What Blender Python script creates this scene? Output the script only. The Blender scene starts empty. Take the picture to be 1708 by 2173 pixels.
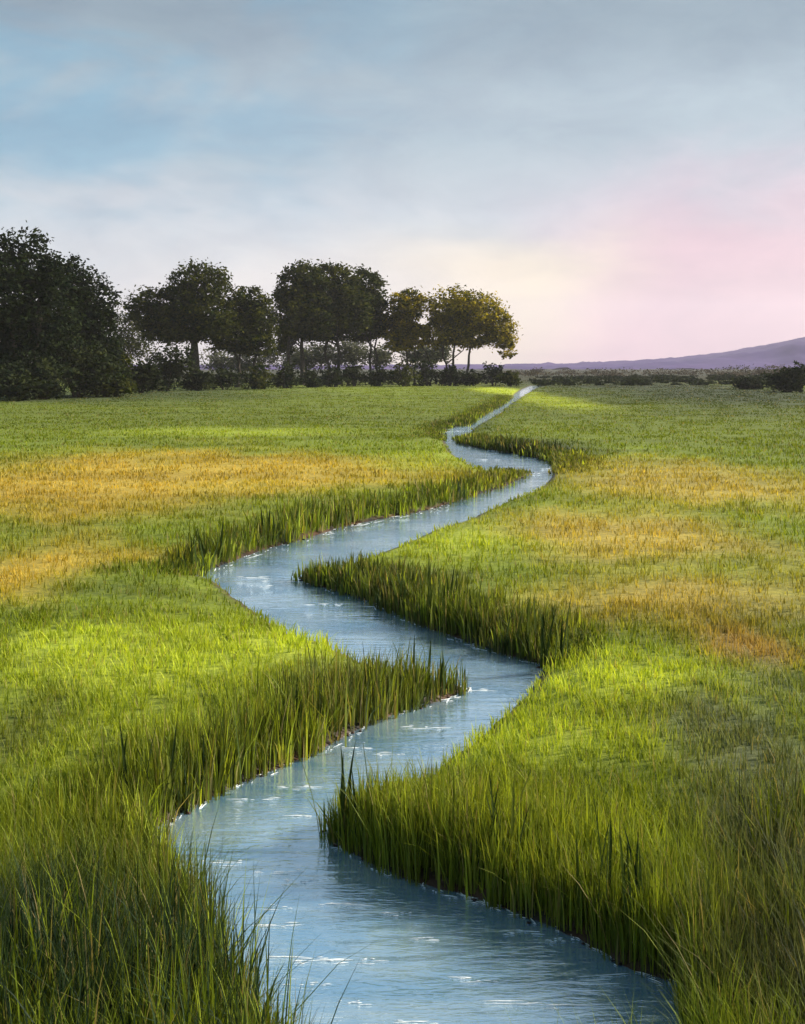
import bpy, math, random
import numpy as np

SC = bpy.context.scene
COL = SC.collection
R = math.radians
rng = np.random.default_rng(7)
random.seed(7)

# ------------------------------------------------------------------ camera
W, H_IMG, F = 805.0, 1024.0, 1100.0      # frame and focal length in pixels
VH = 366.0                                # row of the eye-level horizon
CAM_H = 3.2                               # metres above the creek
cam_d = bpy.data.cameras.new('camera')
cam = bpy.data.objects.new('camera', cam_d); COL.objects.link(cam)
cam.location = (0, 0, CAM_H); cam.rotation_euler = (R(90), 0, 0)
cam_d.sensor_fit = 'VERTICAL'; cam_d.sensor_height = 24.0
cam_d.lens = 24.0 * F / H_IMG
cam_d.shift_y = (VH - H_IMG / 2) / H_IMG
cam_d.clip_start = 0.1; cam_d.clip_end = 20000
SC.camera = cam

# ------------------------------------------------------------------ light
SUN_AZ, SUN_EL = 76.0, 31.0               # azimuth clockwise from straight ahead
sd = (math.cos(R(SUN_EL)) * math.sin(R(SUN_AZ)), math.cos(R(SUN_EL)) * math.cos(R(SUN_AZ)), math.sin(R(SUN_EL)))
sun_d = bpy.data.lights.new('sun', 'SUN'); sun_d.energy = 4.8; sun_d.angle = R(4.0); sun_d.color = (1.0, 0.93, 0.80)
sun = bpy.data.objects.new('sun', sun_d); COL.objects.link(sun)
sun.rotation_euler = (R(90 - SUN_EL), 0, R(180 - SUN_AZ)); sun.location = (60, 30, 60)

world = bpy.data.worlds.new('World'); SC.world = world; world.use_nodes = True
SC.view_settings.view_transform = 'Standard'; SC.view_settings.look = 'None'
SC.view_settings.exposure = 0.95; SC.view_settings.gamma = 1.0
SC.view_settings.use_curve_mapping = False
SC.cycles.use_denoising = True
SC.cycles.max_bounces = 5; SC.cycles.diffuse_bounces = 3; SC.cycles.transmission_bounces = 4
SC.cycles.use_adaptive_sampling = True; SC.cycles.adaptive_threshold = 0.02
SC.cycles.volume_bounces = 1


class NT:
    """tiny helper round a node tree"""
    def __init__(s, tree): s.t = tree; s.n = tree.nodes; s.l = tree.links
    def add(s, typ, **kw):
        nd = s.n.new(typ)
        for k, v in kw.items(): setattr(nd, k, v)
        return nd
    def put(s, sock, v):
        if isinstance(v, bpy.types.NodeSocket): s.l.new(v, sock)
        else: sock.default_value = v
    def math(s, op, a, b=0.0, c=None, clamp=False):
        nd = s.add('ShaderNodeMath', operation=op, use_clamp=clamp)
        s.put(nd.inputs[0], a); s.put(nd.inputs[1], b)
        if c is not None: s.put(nd.inputs[2], c)
        return nd.outputs[0]
    def mix(s, f, a, b, mode='MIX'):
        nd = s.add('ShaderNodeMix', data_type='RGBA', blend_type=mode)
        s.put(nd.inputs[0], f)
        for i, v in ((6, a), (7, b)):
            if isinstance(v, tuple) and len(v) == 3: v = (*v, 1)
            s.put(nd.inputs[i], v)
        return nd.outputs[2]
    def ramp(s, f, stops, interp='EASE'):
        nd = s.add('ShaderNodeValToRGB'); cr = nd.color_ramp; cr.interpolation = interp
        while len(cr.elements) > 1: cr.elements.remove(cr.elements[-1])
        for i, (p, c) in enumerate(stops):
            e = cr.elements[0] if i == 0 else cr.elements.new(p)
            e.position = p; e.color = (*c, 1) if len(c) == 3 else c
        s.put(nd.inputs[0], f); return nd.outputs[0]
    def maprange(s, v, a, b, c=0.0, d=1.0, smooth=True):
        nd = s.add('ShaderNodeMapRange', interpolation_type='SMOOTHSTEP' if smooth else 'LINEAR')
        for i, x in enumerate((v, a, b, c, d)): s.put(nd.inputs[i], x)
        return nd.outputs[0]
    def noise(s, vec, scale, detail=3.0, rough=0.5, dist=0.0):
        nd = s.add('ShaderNodeTexNoise')
        s.l.new(vec, nd.inputs['Vector']); nd.inputs['Scale'].default_value = scale
        nd.inputs['Detail'].default_value = detail; nd.inputs['Roughness'].default_value = rough
        nd.inputs['Distortion'].default_value = dist
        return nd.outputs['Fac']
    def mapping(s, vec, scale=(1, 1, 1), loc=(0, 0, 0)):
        nd = s.add('ShaderNodeMapping'); s.l.new(vec, nd.inputs[0])
        nd.inputs['Scale'].default_value = scale; nd.inputs['Location'].default_value = loc
        return nd.outputs[0]


def build_sky():
    t = NT(world.node_tree); t.n.clear()
    out = t.add('ShaderNodeOutputWorld')
    sky = t.add('ShaderNodeTexSky', sky_type='NISHITA', sun_disc=False)
    sky.sun_elevation = R(SUN_EL); sky.sun_rotation = R(SUN_AZ)
    sky.air_density = 1.2; sky.dust_density = 1.5; sky.ozone_density = 1.5
    bg_sky = t.add('ShaderNodeBackground'); t.l.new(sky.outputs[0], bg_sky.inputs[0]); bg_sky.inputs[1].default_value = 0.085
    tc = t.add('ShaderNodeTexCoord'); d = tc.outputs['Generated']
    sep = t.add('ShaderNodeSeparateXYZ'); t.l.new(d, sep.inputs[0]); dx, dy, dz = sep.outputs
    # soft sheet of thin high cloud: pale at the horizon, grey blue overhead
    warp = t.noise(t.mapping(d, (1.6, 1.6, 5.0)), 1.7, 4, 0.55, 0.4)
    el = t.math('ADD', dz, t.math('MULTIPLY', t.math('SUBTRACT', warp, 0.5), 0.15))
    veil = t.ramp(el, [(0.0, (0.66, 0.62, 0.60)), (0.07, (0.66, 0.64, 0.63)), (0.13, (0.51, 0.555, 0.60)),
                       (0.21, (0.33, 0.415, 0.475)), (0.31, (0.212, 0.29, 0.345)), (0.55, (0.18, 0.255, 0.32)), (1.0, (0.14, 0.21, 0.30))])
    # pink flush low towards the sun, cream between it and the pale part
    h = t.math('SQRT', t.math('ADD', t.math('MULTIPLY', dx, dx), t.math('MULTIPLY', dy, dy)))
    cosaz = t.math('DIVIDE', t.math('ADD', t.math('MULTIPLY', dx, math.sin(R(52))), t.math('MULTIPLY', dy, math.cos(R(52)))), h)
    cz = t.math('ADD', cosaz, t.math('MULTIPLY', t.math('SUBTRACT', warp, 0.5), 0.22))
    low = t.maprange(el, 0.205, 0.09)
    pink = t.math('MULTIPLY', t.maprange(cz, 0.67, 0.79), low)
    cream = t.math('MULTIPLY', t.math('MULTIPLY', t.maprange(cz, 0.52, 0.68), t.maprange(el, 0.15, 0.06)), 0.85)
    c = t.mix(cream, veil, (0.80, 0.675, 0.49))
    c = t.mix(t.math('MULTIPLY', pink, 0.9), c, (0.62, 0.385, 0.475))
    # bluer breaks in the veil, mostly away from the sun
    br = t.noise(t.mapping(d, (1.3, 1.3, 4.0), (3.1, 0.4, 1.7)), 2.6, 4, 0.55, 0.5)
    away = t.maprange(cosaz, 0.80, 0.35)
    brk = t.math('MULTIPLY', t.math('MULTIPLY', t.maprange(br, 0.38, 0.60), away), t.maprange(el, 0.07, 0.16))
    c = t.mix(t.math('MULTIPLY', brk, 0.8), c, (0.135, 0.33, 0.47))
    fine = t.noise(t.mapping(d, (2, 2, 5)), 4.5, 6, 0.62, 0.5)
    c = t.mix(1.0, c, t.ramp(fine, [(0.28, (0.83, 0.85, 0.88)), (0.72, (1.12, 1.11, 1.08))], 'LINEAR'), 'MULTIPLY')
    bg = t.add('ShaderNodeBackground'); t.l.new(c, bg.inputs[0]); bg.inputs[1].default_value = 0.655
    mx = t.add('ShaderNodeMixShader'); mx.inputs[0].default_value = 0.88
    t.l.new(bg_sky.outputs[0], mx.inputs[1]); t.l.new(bg.outputs[0], mx.inputs[2])
    t.l.new(mx.outputs[0], out.inputs[0])

build_sky()


# ------------------------------------------------------------------ helpers
def tag(o, label=None, cat=None, group=None, kind=None):
    if label: o['label'] = label
    if cat: o['category'] = cat
    if group: o['group'] = group
    if kind: o['kind'] = kind
    return o

def mesh_from(name, verts, faces_flat, sizes, smooth=True):
    """faces_flat: loop vertex indices, sizes: verts of every face"""
    me = bpy.data.meshes.new(name)
    verts = np.asarray(verts, np.float32); fl = np.asarray(faces_flat, np.int32); sz = np.asarray(sizes, np.int32)
    me.vertices.add(len(verts)); me.vertices.foreach_set('co', verts.ravel())
    me.loops.add(len(fl)); me.loops.foreach_set('vertex_index', fl)
    me.polygons.add(len(sz))
    st = np.zeros(len(sz), np.int32); st[1:] = np.cumsum(sz)[:-1]
    me.polygons.foreach_set('loop_start', st)
    if smooth: me.polygons.foreach_set('use_smooth', np.ones(len(sz), bool))
    me.update(calc_edges=True); me.validate()
    return me

def obj(name, me, mat=None, parent=None):
    o = bpy.data.objects.new(name, me); COL.objects.link(o)
    if mat and me is not None and not me.materials: me.materials.append(mat)
    if parent: o.parent = parent
    return o

def set_col(me, name, rgb):
    a = me.attributes.new(name, 'FLOAT_COLOR', 'POINT')
    c = np.ones((len(rgb), 4), np.float32); c[:, :3] = rgb
    a.data.foreach_set('color', c.ravel())

def set_f(me, name, v):
    a = me.attributes.new(name, 'FLOAT', 'POINT'); a.data.foreach_set('value', np.asarray(v, np.float32))

def vnoise(x, y, seed=0):
    """smooth value noise in -1..1"""
    xi = np.floor(x).astype(np.int64); yi = np.floor(y).astype(np.int64)
    fx = x - xi; fy = y - yi; fx = fx * fx * (3 - 2 * fx); fy = fy * fy * (3 - 2 * fy)
    def hsh(a, b):
        n = (a * 374761393 + b * 668265263 + seed * 974711) & 0x7fffffff
        n = ((n ^ (n >> 13)) * 1274126177) & 0x7fffffff
        return ((n ^ (n >> 16)) & 0xffff) / 32767.5 - 1
    return ((hsh(xi, yi) * (1 - fx) + hsh(xi + 1, yi) * fx) * (1 - fy) + (hsh(xi, yi + 1) * (1 - fx) + hsh(xi + 1, yi + 1) * fx) * fy)

def fbm(x, y, seed=0, o=4):
    s = 0; a = 1; n = 0
    for k in range(o):
        s = s + a * vnoise(x * 2 ** k, y * 2 ** k, seed + k * 31); n += a; a *= 0.5
    return s / n

def sstep(x, a, b):
    t = np.clip((x - a) / (b - a), 0, 1); return t * t * (3 - 2 * t)

PX = W / 1708.0                               # survey sheet units to frame pixels
def spot(x, y, z=0.0):
    """point of the marsh at height z that lies in the given survey direction"""
    v = y * PX - VH; Y = F * (CAM_H - z) / v
    return ((x * PX - W / 2) * Y / F, Y)


# ------------------------------------------------------------------ creek plan
# (x, y, top height of the grass that edges it, height of the grass on that edge)
LEFT = [(660, 2420, .45, .6), (605, 2172, .45, .6), (500, 1990, .45, .62), (430, 1880, .40, .60), (365, 1815, .25, .5), (305, 1780, 0, .6), (340, 1750, 0, .66),
        (400, 1715, 0, .68), (480, 1680, 0, .66), (560, 1645, 0, .64), (650, 1610, 0, .62), (730, 1568, 0, .6), (850, 1508, 0, .56),
        (940, 1482, 0, .5), (978, 1462, 0, .42), (955, 1385, .35, .40), (870, 1363, .4, .4), (780, 1340, .38, .36), (700, 1320, .3, .28),
        (620, 1303, .28, .24), (560, 1270, .25, .2), (500, 1245, .18, .18), (455, 1230, .06, .2), (412, 1222, 0, .35), (480, 1195, 0, .55), (560, 1165, 0, .58),
        (650, 1140, 0, .58), (720, 1117, 0, .56), (800, 1100, 0, .56), (900, 1080, 0, .54), (960, 1062, 0, .5), (1030, 1040, 0, .42), (1075, 1025, 0, .34),
        (1112, 1005, 0, .2), (1095, 990, .15, .12), (1060, 984, .3, .12), (1010, 970, .36, .12), (985, 957, .36, .12), (955, 942, .3, .12), (935, 919, 0, .2),
        (955, 905, 0, .35), (989, 902, 0, .4), (1016, 884, 0, .4), (1064, 857, 0, .3), (1093, 832, 0, .2), (1105, 825, 0, .2), (1122, 818, 0, .2)]
RIGHT = [(1480, 2420, 0, .6), (1470, 2172, 0, .62), (1450, 2085, 0, .64), (1330, 2042, 0, .66), (1250, 2003, 0, .66), (1150, 1964, 0, .66), (1050, 1926, 0, .66), (950, 1887, 0, .64),
         (830, 1846, 0, .6), (740, 1797, 0, .56), (692, 1766, 0, .42), (712, 1648, .38, .42), (760, 1615, .40, .42), (810, 1603, .4, .40), (880, 1580, .34, .32), (930, 1550, .3, .26),
         (1000, 1510, .28, .24), (1050, 1480, .25, .2), (1110, 1450, .2, .16), (1145, 1432, .1, .16), (1160, 1416, 0, .3), (1080, 1395, 0, .5), (1000, 1370, 0, .52),
         (930, 1345, 0, .52), (850, 1311, 0, .52), (780, 1281, 0, .52), (700, 1253, 0, .5), (640, 1234, 0, .34), (635, 1214, .1, .3), (690, 1190, .25, .26), (760, 1160, .3, .22),
         (850, 1130, .3, .2), (920, 1100, .3, .2), (1000, 1070, .34, .16), (1070, 1040, .34, .14), (1150, 1014, .28, .14), (1187, 992, 0, .3), (1150, 975, 0, .5), (1110, 966, 0, .55),
         (1060, 957, 0, .55), (1010, 948, 0, .5), (984, 941, 0, .4), (975, 931, 0, .25), (993, 917, .3, .12), (1025, 892, .26, .12), (1066, 871, .28, .12), (1094, 850, .28, .12), (1130, 829, .26, .12),
         (1144, 822, .2, .12), (1168, 816, .1, .12)]

def smooth_line(pts):
    P = np.array([(*spot(x, y, z), h, float(z > 0)) for x, y, z, h in pts])
    out = []
    for i in range(len(P) - 1):
        p0, p1, p2, p3 = P[max(i - 1, 0)], P[i], P[i + 1], P[min(i + 2, len(P) - 1)]
        n = 6
        for k in range(n):
            t = k / n
            m = 0.62
            t1 = m * (p2 - p0) / 2 * 1.0; t2 = m * (p3 - p1) / 2
            out.append((2 * t**3 - 3 * t**2 + 1) * p1 + (t**3 - 2 * t**2 + t) * t1 + (-2 * t**3 + 3 * t**2) * p2 + (t**3 - t**2) * t2)
    out.append(P[-1]); return np.array(out)

LB = smooth_line(LEFT); RB = smooth_line(RIGHT)
for B, s in ((LB, 1), (RB, 2)):               # small natural wobble of the waterline
    w = 0.012 * B[:, 1]
    t = np.cumsum(np.r_[0, np.hypot(*np.diff(B[:, :2], axis=0).T)]) / (0.06 * B[:, 1])
    B[:, 0] += w * 0.45 * vnoise(t, t * 0 + s, s); B[:, 1] += w * 0.8 * vnoise(t, t * 0 + s + 9, s + 5)
POLY = np.vstack([LB, RB[::-1]])              # closed outline of the water
EDGE_SIDE = np.r_[np.zeros(len(LB)), np.ones(len(RB))]

def creek_query(x, y):
    """signed distance to the water's edge (negative on the water), edge grass height, side, edge kind"""
    A = POLY; Bn = np.roll(POLY, -1, 0); n = len(A)
    d2 = np.full(x.shape, 1e18); hh = np.zeros(x.shape); sd_ = np.zeros(x.shape); kd = np.zeros(x.shape); inside = np.zeros(x.shape, bool)
    for i in range(n):
        ax, ay, bx, by = A[i, 0], A[i, 1], Bn[i, 0], Bn[i, 1]
        ex, ey = bx - ax, by - ay; L = ex * ex + ey * ey + 1e-12
        closing = i in (len(LB) - 1, n - 1)
        if not closing:
            t = np.clip(((x - ax) * ex + (y - ay) * ey) / L, 0, 1)
            dd = (x - ax - t * ex) ** 2 + (y - ay - t * ey) ** 2
            m = dd < d2
            d2[m] = dd[m]; hh[m] = (A[i, 2] + (Bn[i, 2] - A[i, 2]) * t)[m]; sd_[m] = EDGE_SIDE[i]; kd[m] = (A[i, 3] + (Bn[i, 3] - A[i, 3]) * t)[m]
        c = (ay > y) != (by > y)
        with np.errstate(divide='ignore', invalid='ignore'):
            inside ^= c & (x < (bx - ax) * (y - ay) / (by - ay) + ax)
    d = np.sqrt(d2); d[inside] *= -1
    return d, hh, sd_, kd


# ------------------------------------------------------------------ colours of the marsh
def lin(*c):
    c = np.array(c, float) / 255
    return np.where(c <= 0.04045, c / 12.92, ((c + 0.055) / 1.055) ** 2.4)

GREEN = np.array((0.170, 0.215, 0.017)); LIME = np.array((0.375, 0.435, 0.038)); OCHRE = np.array((0.46, 0.325, 0.050)); STRAW = np.array((0.42, 0.320, 0.070))
PEACH = np.array((0.40, 0.24, 0.085)); OLIVE = np.array((0.125, 0.135, 0.035)); SHADE_GREEN = np.array((0.024, 0.042, 0.020))  # last colour paints the shade of near corners and bank feet
GREYG = np.array((0.13, 0.145, 0.075)); DARK = np.array((0.042, 0.058, 0.014)); BROWN = np.array((0.13, 0.10, 0.03))
# patches of different growth, with painted shade in the near corners: survey centre, half extents, colour, strength
PATCH = [
    (500, 880, 900, 48, GREEN * .80, 1.0), (1450, 880, 520, 70, GREEN * .72, 1.0), (1580, 836, 440, 52, DARK * .9, 1.0), (200, 838, 440, 24, DARK * 1.3, .95), (1180, 850, 80, 26, LIME, .7),
    (1060, 828, 60, 8, LIME * 1.25, .95), (500, 915, 300, 12, LIME, .5), (1000, 900, 90, 14, DARK * 1.3, .6), (1130, 946, 170, 20, DARK * .8, 1.0), (1560, 935, 240, 44, GREEN * .85, .7),
    (160, 1030, 470, 85, OCHRE, 1.0), (620, 1000, 380, 40, OCHRE, .9), (40, 1210, 170, 90, OCHRE, .95), (300, 1163, 110, 20, OCHRE * .95, .85), (330, 1110, 130, 28, GREEN * 1.2, .6),
    (520, 1130, 300, 42, GREEN * .95, .8), (900, 970, 160, 22, LIME * .9, .6),
    (1450, 1020, 320, 56, STRAW, .95), (1330, 1130, 320, 62, STRAW, 1.0), (1450, 1265, 360, 66, STRAW * .95, 1.0), (1590, 1365, 130, 50, PEACH, .8), (1640, 1180, 120, 60, STRAW * .8, .5),
    (950, 1140, 190, 52, LIME * .9, .85), (1550, 1180, 140, 18, GREEN, .5), (850, 1240, 200, 45, OLIVE, .7), (1130, 1320, 160, 40, OLIVE, .55),
    (330, 1390, 420, 110, LIME * 1.12, 1.0), (150, 1340, 120, 26, LIME * 1.35, .7), (600, 1350, 130, 34, LIME * 1.35, .7), (760, 1440, 190, 70, OLIVE, .6), (300, 1560, 420, 70, LIME * .8, .7), (40, 1540, 90, 110, OLIVE, .45),
    (230, 1230, 170, 40, GREEN * .8, .7),
    (1270, 1430, 320, 70, LIME * 1.15, 1.0), (1080, 1540, 240, 70, LIME * 1.12, .9), (1420, 1560, 170, 70, LIME * .8, .6), (1600, 1590, 180, 150, GREYG, .85), (1650, 1450, 110, 60, GREYG * 1.1, .6), (1620, 1300, 120, 60, OLIVE * 1.1, .5),
    (1100, 1800, 420, 170, LIME * .62, .8), (1630, 1820, 170, 160, GREYG * .8, .9), (1640, 2080, 200, 200, GREYG * .5, .95), (1350, 1960, 200, 80, GREEN * .7, .6),
    (250, 1740, 340, 160, LIME * .62, .8), (180, 2050, 460, 190, SHADE_GREEN, .9), (30, 2020, 110, 200, SHADE_GREEN, .85), (480, 2100, 200, 170, SHADE_GREEN * 1.3, .8), (330, 1900, 150, 70, GREEN * .8, .5),
]
def tint_field(x, y):
    c = np.empty(x.shape + (3,)); c[:] = GREEN * 1.05
    far = sstep(y, 130, 260)[..., None]
    wx = fbm(x * 22 / y, np.log(np.maximum(y, 1)) * 11, 3); wy = fbm(x * 22 / y + 40, np.log(np.maximum(y, 1)) * 11, 11)
    yy = np.maximum(y, 2.0)
    for px, py, rx, ry, col, s in PATCH:
        X0, Y0 = spot(px, py, .25)
        Y1 = F * (CAM_H - .25) / (max(py - ry, 790) * PX - VH); Y2 = F * (CAM_H - .25) / ((py + ry) * PX - VH)
        rX = rx * PX * Y0 / F
        u = (x * 1.0 - X0 * (1 + 0.0 * y)) / rX
        v = np.where(y > Y0, (y - Y0) / max(Y1 - Y0, .1), (y - Y0) / max(Y0 - Y2, .1))
        q = np.sqrt((u + .25 * wx) ** 2 + (v + .35 * wy) ** 2)
        w = (s * (1 - sstep(q, .25, 1.4)))[..., None]
        c = c * (1 - w) + col * w
    c = c * (1 - far) + np.array((.045, .046, .022)) * far
    streak = fbm(x * 5 / yy + 7, np.log(yy) * 46, 23)
    c = c * (1 + .34 * streak[..., None]) * (1 + .10 * fbm(x * 1.1, y * 1.1, 41)[..., None])
    return np.clip(c, .004, .7)


def ground_z(x, y, d):
    d = d + np.where(np.abs(d) < .6, .035 * fbm(x * 5.5, y * 5.5, 61, 3), 0)
    bank = np.where(d < 0, np.maximum(d * .8, -.35), .055 * sstep(d, -.03, .09) + .10 * sstep(d, .05, .8) + .02 * np.clip(d, 0, .04) / .04)
    k = sstep(d, .0, .5)
    und = k * (.035 * fbm(x * .9, y * .9, 5) + .05 * fbm(x * .16, y * .16, 9))
    return bank + und


# ------------------------------------------------------------------ materials
def new_mat(name):
    m = bpy.data.materials.new(name); m.use_nodes = True
    t = NT(m.node_tree); t.n.clear()
    out = t.add('ShaderNodeOutputMaterial')
    return m, t, out

def mat_ground():
    m, t, out = new_mat('marsh_soil')
    a = t.add('ShaderNodeAttribute', attribute_name='tint'); g = t.add('ShaderNodeAttribute', attribute_name='mud')
    pos = t.add('ShaderNodeNewGeometry').outputs['Position']
    n1 = t.noise(pos, 9.0, 6, .65); n2 = t.noise(t.mapping(pos, (1, 1, 1), (5, 2, 0)), 1.3, 5, .6)
    thatch = t.mix(t.maprange(n1, .3, .7), t.mix(1, a.outputs['Color'], (.42, .44, .38), 'MULTIPLY'), t.mix(1, a.outputs['Color'], (.78, .74, .62), 'MULTIPLY'))
    mud = t.mix(t.maprange(n2, .4, .62), (.014, .011, .009), (.070, .032, .013))
    mud = t.mix(t.maprange(n1, .5, .85), mud, (.07, .05, .032))
    c = t.mix(g.outputs['Fac'], thatch, mud)
    p = t.add('ShaderNodeBsdfPrincipled'); t.l.new(c, p.inputs['Base Color'])
    t.put(p.inputs['Roughness'], t.math('SUBTRACT', .95, t.math('MULTIPLY', g.outputs['Fac'], .45))); p.inputs['Specular IOR Level'].default_value = .3
    b = t.add('ShaderNodeBump'); b.inputs['Strength'].default_value = .6; b.inputs['Distance'].default_value = .04
    t.l.new(n1, b.inputs['Height']); t.l.new(b.outputs[0], p.inputs['Normal'])
    t.l.new(p.outputs[0], out.inputs[0]); return m

def mat_water():
    m, t, out = new_mat('creek_water')
    pos = t.add('ShaderNodeNewGeometry').outputs['Position']
    # silt and weed under the surface
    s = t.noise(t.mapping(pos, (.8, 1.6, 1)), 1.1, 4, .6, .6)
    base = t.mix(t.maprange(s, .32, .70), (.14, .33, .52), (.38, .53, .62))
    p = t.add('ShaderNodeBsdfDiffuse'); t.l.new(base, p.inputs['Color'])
    gl = t.add('ShaderNodeBsdfGlossy'); gl.inputs['Color'].default_value = (.90, .96, 1.0, 1); gl.inputs['Roughness'].default_value = .035
    r1 = t.noise(t.mapping(pos, (1.3, 5.5, 1)), 2.2, 4, .55, .6); r2 = t.noise(t.mapping(pos, (3.2, 13, 1)), 3.4, 3, .5, .4)
    calm = t.maprange(t.noise(t.mapping(pos, (.6, 1.3, 1)), .9, 3, .5), .42, .62)
    hgt = t.math('ADD', t.math('MULTIPLY', r1, .8), t.math('MULTIPLY', t.math('MULTIPLY', r2, .6), calm))
    b = t.add('ShaderNodeBump'); b.inputs['Strength'].default_value = .42; b.inputs['Distance'].default_value = .035
    t.l.new(hgt, b.inputs['Height']); t.l.new(b.outputs[0], gl.inputs['Normal']); t.l.new(b.outputs[0], p.inputs['Normal'])
    lw = t.add('ShaderNodeLayerWeight'); lw.inputs[0].default_value = .5
    mx = t.add('ShaderNodeMixShader'); t.l.new(t.maprange(lw.outputs['Facing'], .2, .9, .48, .88, False), mx.inputs[0])
    t.l.new(p.outputs[0], mx.inputs[1]); t.l.new(gl.outputs[0], mx.inputs[2]); t.l.new(mx.outputs[0], out.inputs[0]); return m

def mat_grass():
    m, t, out = new_mat('grass_blade')
    a = t.add('ShaderNodeAttribute', attribute_name='tint')
    k = t.add('ShaderNodeAttribute', attribute_name='blade')        # x: random, y: along the blade, z: dry
    sep = t.add('ShaderNodeSeparateColor'); t.l.new(k.outputs['Color'], sep.inputs[0]); rnd, along, dry = sep.outputs[:3]
    c = t.mix(1, a.outputs['Color'], t.ramp(rnd, [(0, (.66, .72, .66)), (.5, (.97, .98, .93)), (1, (1.30, 1.22, 1.0))], 'LINEAR'), 'MULTIPLY')
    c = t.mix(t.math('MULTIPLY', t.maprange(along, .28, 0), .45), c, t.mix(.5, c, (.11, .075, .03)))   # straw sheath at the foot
    c = t.mix(t.math('MULTIPLY', dry, .75), c, (.30, .23, .09))
    p = t.add('ShaderNodeBsdfPrincipled'); t.l.new(c, p.inputs['Base Color']); p.inputs['Roughness'].default_value = .6; p.inputs['Specular IOR Level'].default_value = .15
    tr = t.add('ShaderNodeBsdfTranslucent'); t.l.new(t.mix(1, c, (1.28, 1.2, .6), 'MULTIPLY'), tr.inputs[0])
    mx = t.add('ShaderNodeMixShader'); mx.inputs[0].default_value = .42
    t.l.new(p.outputs[0], mx.inputs[1]); t.l.new(tr.outputs[0], mx.inputs[2]); t.l.new(mx.outputs[0], out.inputs[0]); return m

def mat_leaf(name, dark, light, trans=.3):
    m, t, out = new_mat(name)
    k = t.add('ShaderNodeAttribute', attribute_name='leaf')
    sep = t.add('ShaderNodeSeparateColor'); t.l.new(k.outputs['Color'], sep.inputs[0]); rnd, clump = sep.outputs[:2]
    c = t.mix(clump, dark, light)
    c = t.mix(1, c, t.ramp(rnd, [(0, (.6, .65, .7)), (1, (1.4, 1.3, 1.1))], 'LINEAR'), 'MULTIPLY')
    p = t.add('ShaderNodeBsdfPrincipled'); t.l.new(c, p.inputs['Base Color']); p.inputs['Roughness'].default_value = .8; p.inputs['Specular IOR Level'].default_value = .05
    tr = t.add('ShaderNodeBsdfTranslucent'); t.l.new(t.mix(1, c, (1.1, 1.15, .6), 'MULTIPLY'), tr.inputs[0])
    mx = t.add('ShaderNodeMixShader'); mx.inputs[0].default_value = trans
    t.l.new(p.outputs[0], mx.inputs[1]); t.l.new(tr.outputs[0], mx.inputs[2]); t.l.new(mx.outputs[0], out.inputs[0]); return m

def mat_simple(name, col, rough=.9, col2=None, scale=3.0, bump=0.0):
    m, t, out = new_mat(name)
    p = t.add('ShaderNodeBsdfPrincipled'); p.inputs['Roughness'].default_value = rough; p.inputs['Specular IOR Level'].default_value = .2
    pos = t.add('ShaderNodeNewGeometry').outputs['Position']; n = t.noise(pos, scale, 6, .6)
    t.l.new(t.mix(t.maprange(n, .35, .65), (*col, 1), (*(col2 or col), 1)), p.inputs['Base Color'])
    if bump:
        b = t.add('ShaderNodeBump'); b.inputs['Distance'].default_value = bump; t.l.new(n, b.inputs['Height']); t.l.new(b.outputs[0], p.inputs['Normal'])
    t.l.new(p.outputs[0], out.inputs[0]); return m

M_GROUND, M_WATER, M_GRASS = mat_ground(), mat_water(), mat_grass()
M_BARK = mat_simple('bark', (.030, .026, .020), .95, (.075, .06, .045), 4.0, .05)
M_DARKLEAF = mat_leaf('dark_leaf', (.008, .016, .008, 1), (.026, .036, .012, 1), .2)
M_MIDLEAF = mat_leaf('green_leaf', (.012, .024, .006, 1), (.080, .082, .012, 1), .3)
M_SUNGOLDLEAF = mat_leaf('sun_gold_leaf', (.05, .058, .008, 1), (.44, .33, .020, 1), .45)  # golden sunlight on the crowns painted into the leaf colour
M_MISTGREYLEAF = mat_leaf('mist_grey_leaf', (.07, .08, .065, 1), (.13, .13, .09, 1), .35)  # paler grey for farther trees, their mist painted into the leaves
M_BROWNLEAF = mat_leaf('brown_leaf', (.05, .042, .035, 1), (.09, .07, .045, 1), .25)
M_SHRUB = mat_leaf('shrub_leaf', (.012, .020, .010, 1), (.035, .042, .013, 1), .2)
M_GLINT = mat_simple('painted_glint', (.86, .87, .86), .7, (.70, .73, .74), 14.0, .01)  # white for the painted glints on the water


# ------------------------------------------------------------------ ground and water sheets
def axis_x():
    a = list(np.arange(-9, 9.001, .105)) + list(np.arange(9.2, 24, .22))
    s = .25; v = a[-1]
    while v < 3000: s *= 1.22; v += s; a.append(v)
    s = .1; v = -9
    while v > -3000: s *= 1.22; v -= s; a.insert(0, v)
    return np.array(a)
def axis_y():
    a = []; v = 3.2
    while v < 185:
        a.append(v); v += np.clip(.0105 * v, .06, 1.0)
    s = .9
    while v < 3600: s *= 1.16; v += s; a.append(v)
    s = .1; v = 3.2
    while v > -400: s *= 1.35; v -= s; a.insert(0, v)
    return np.array(a)

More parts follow.
